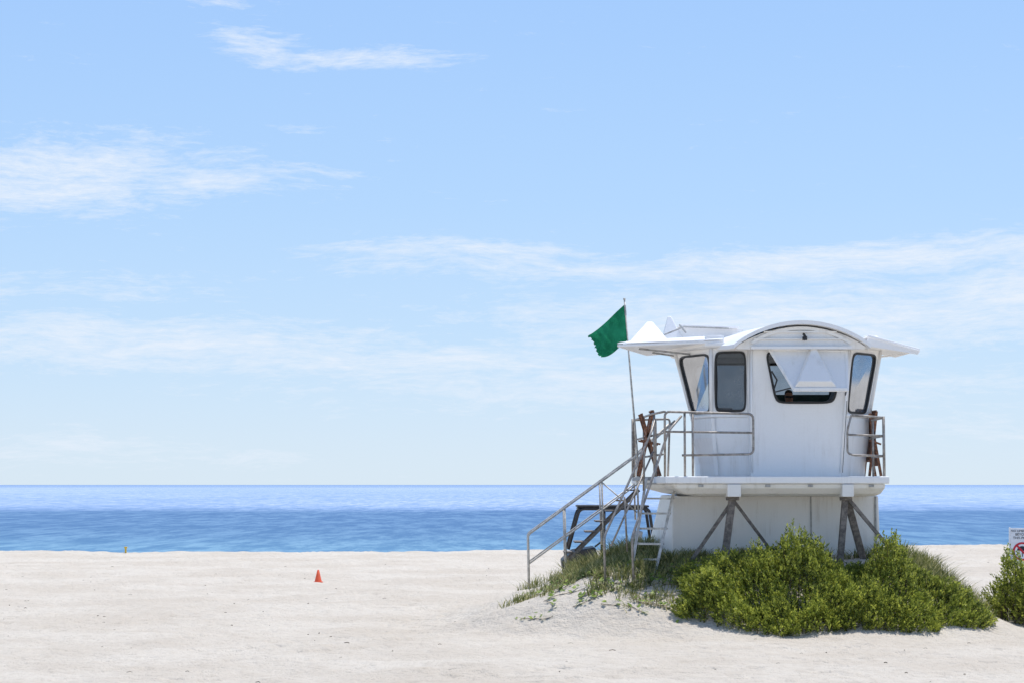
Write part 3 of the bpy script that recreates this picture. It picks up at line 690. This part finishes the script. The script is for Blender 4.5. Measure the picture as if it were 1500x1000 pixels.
vs=nd(nt,'ShaderNodeVectorMath',operation='ADD'); nt.links.new(UV,vs.inputs[0]); nt.links.new(vm.outputs[0],vs.inputs[1]); WUV=vs.outputs[0]
s2=nd(nt,'ShaderNodeSeparateXYZ'); nt.links.new(WUV,s2.inputs[0]); WU,WV=s2.outputs[0],s2.outputs[1]
def ell(u0,v0,ru,rv,tilt,stg):
    t=math.radians(tilt); du=M(nt,'SUBTRACT',WU,u0); dv=M(nt,'SUBTRACT',WV,v0)
    a=M(nt,'DIVIDE',M(nt,'ADD',M(nt,'MULTIPLY',du,math.cos(t)),M(nt,'MULTIPLY',dv,math.sin(t))),ru)
    b=M(nt,'DIVIDE',M(nt,'SUBTRACT',M(nt,'MULTIPLY',dv,math.cos(t)),M(nt,'MULTIPLY',du,math.sin(t))),rv)
    r=M(nt,'SQRT',M(nt,'ADD',M(nt,'MULTIPLY',a,a),M(nt,'MULTIPLY',b,b)))
    return MR(nt,r,.0,1.6,stg,0)
S=None
for e in [(-7.7,12.5,1.8,.55,-14,.75),(-4.4,12.15,3.0,.36,0,.95),(-8.3,13.7,1.8,.35,-5,.5),(-6.5,10.2,1.2,.25,0,.3),
          (-13.0,8.7,5.6,1.25,3,.95),(-9.2,8.6,4.8,.6,4,.75),(-12,7.6,3,.3,0,.5),
          (-1.5,6.65,5.5,.30,-1,.8),(1,6.2,7,.5,0,.75),(9.5,6.4,9,.65,3,.95),(15,5.4,5,1.6,5,.95),
          (8.5,4.7,10.5,1.2,0,.95),(-10.5,3.9,9,.9,0,.85),(-3,3.5,8,.7,0,.8),(-13,5.5,6,.6,0,.55),(4,2.8,13,.9,0,.7),(-12,1.0,4,.6,0,.6),(-7,.7,2,.4,0,.55),(10,1.6,9,.7,0,.5)]:
    x=ell(*e); S=x if S is None else M(nt,'MAXIMUM',S,x)
gen=MR(nt,noise(nt,scaled(nt,UV,(.05,.12,1),(4,9,0)),1,3,.5),.55,.75,0,.7)
far_=MR(nt,Vv_,15,22,0,1); S=M(nt,'MAXIMUM',S,M(nt,'MULTIPLY',gen,far_))
N1=noise(nt,scaled(nt,WUV,(.35,1.9,1)),1,9,.68); N2=noise(nt,scaled(nt,WUV,(1.1,5.6,1),(3,3,3)),1,7,.72)
N=M(nt,'ADD',M(nt,'MULTIPLY',N1,.5),M(nt,'MULTIPLY',N2,.5))
dens=MR(nt,M(nt,'ADD',M(nt,'MULTIPLY',N,1.7),M(nt,'MULTIPLY',S,.54)),1.0,1.47,0,.88,False)
base=MR(nt,Vv_,14,45,.85,0)
hr=nd(nt,'ShaderNodeValToRGB'); nt.links.new(MR(nt,Vv_,0,16,0,1,False),hr.inputs[0]); el=hr.color_ramp.elements
el[0].position=0; el[0].color=(.70,.84,.97,1); el[1].position=1; el[1].color=(.36,.59,.99,1)
for p,cc in((.10,(.63,.79,.97)),(.25,(.54,.735,.975)),(.5,(.45,.675,.985)),(.8,(.39,.62,.99))): e=el.new(p); e.color=(*cc,1)
hz=mixc(nt,1.0,hr.outputs[0],(6.7,6.7,6.7),'MULTIPLY')
skyc=mixc(nt,1.0,sky.outputs[0],(.95,1.0,1.1),'MULTIPLY')
c=mixc(nt,base,skyc,hz); c=mixc(nt,dens,c,(5.5,5.95,6.6))
nt.links.new(c,bg.inputs[0])
# ================================================================ CAMERA
cam=bpy.data.cameras.new('camera'); cam.lens=70; cam.sensor_width=36; cam.clip_end=60000; cam.clip_start=.1
co=bpy.data.objects.new('camera',cam); col.objects.link(co); co.location=(0,0,2.4); co.rotation_euler=(math.radians(90)+math.atan(209/2917),0,0)
sc.camera=co
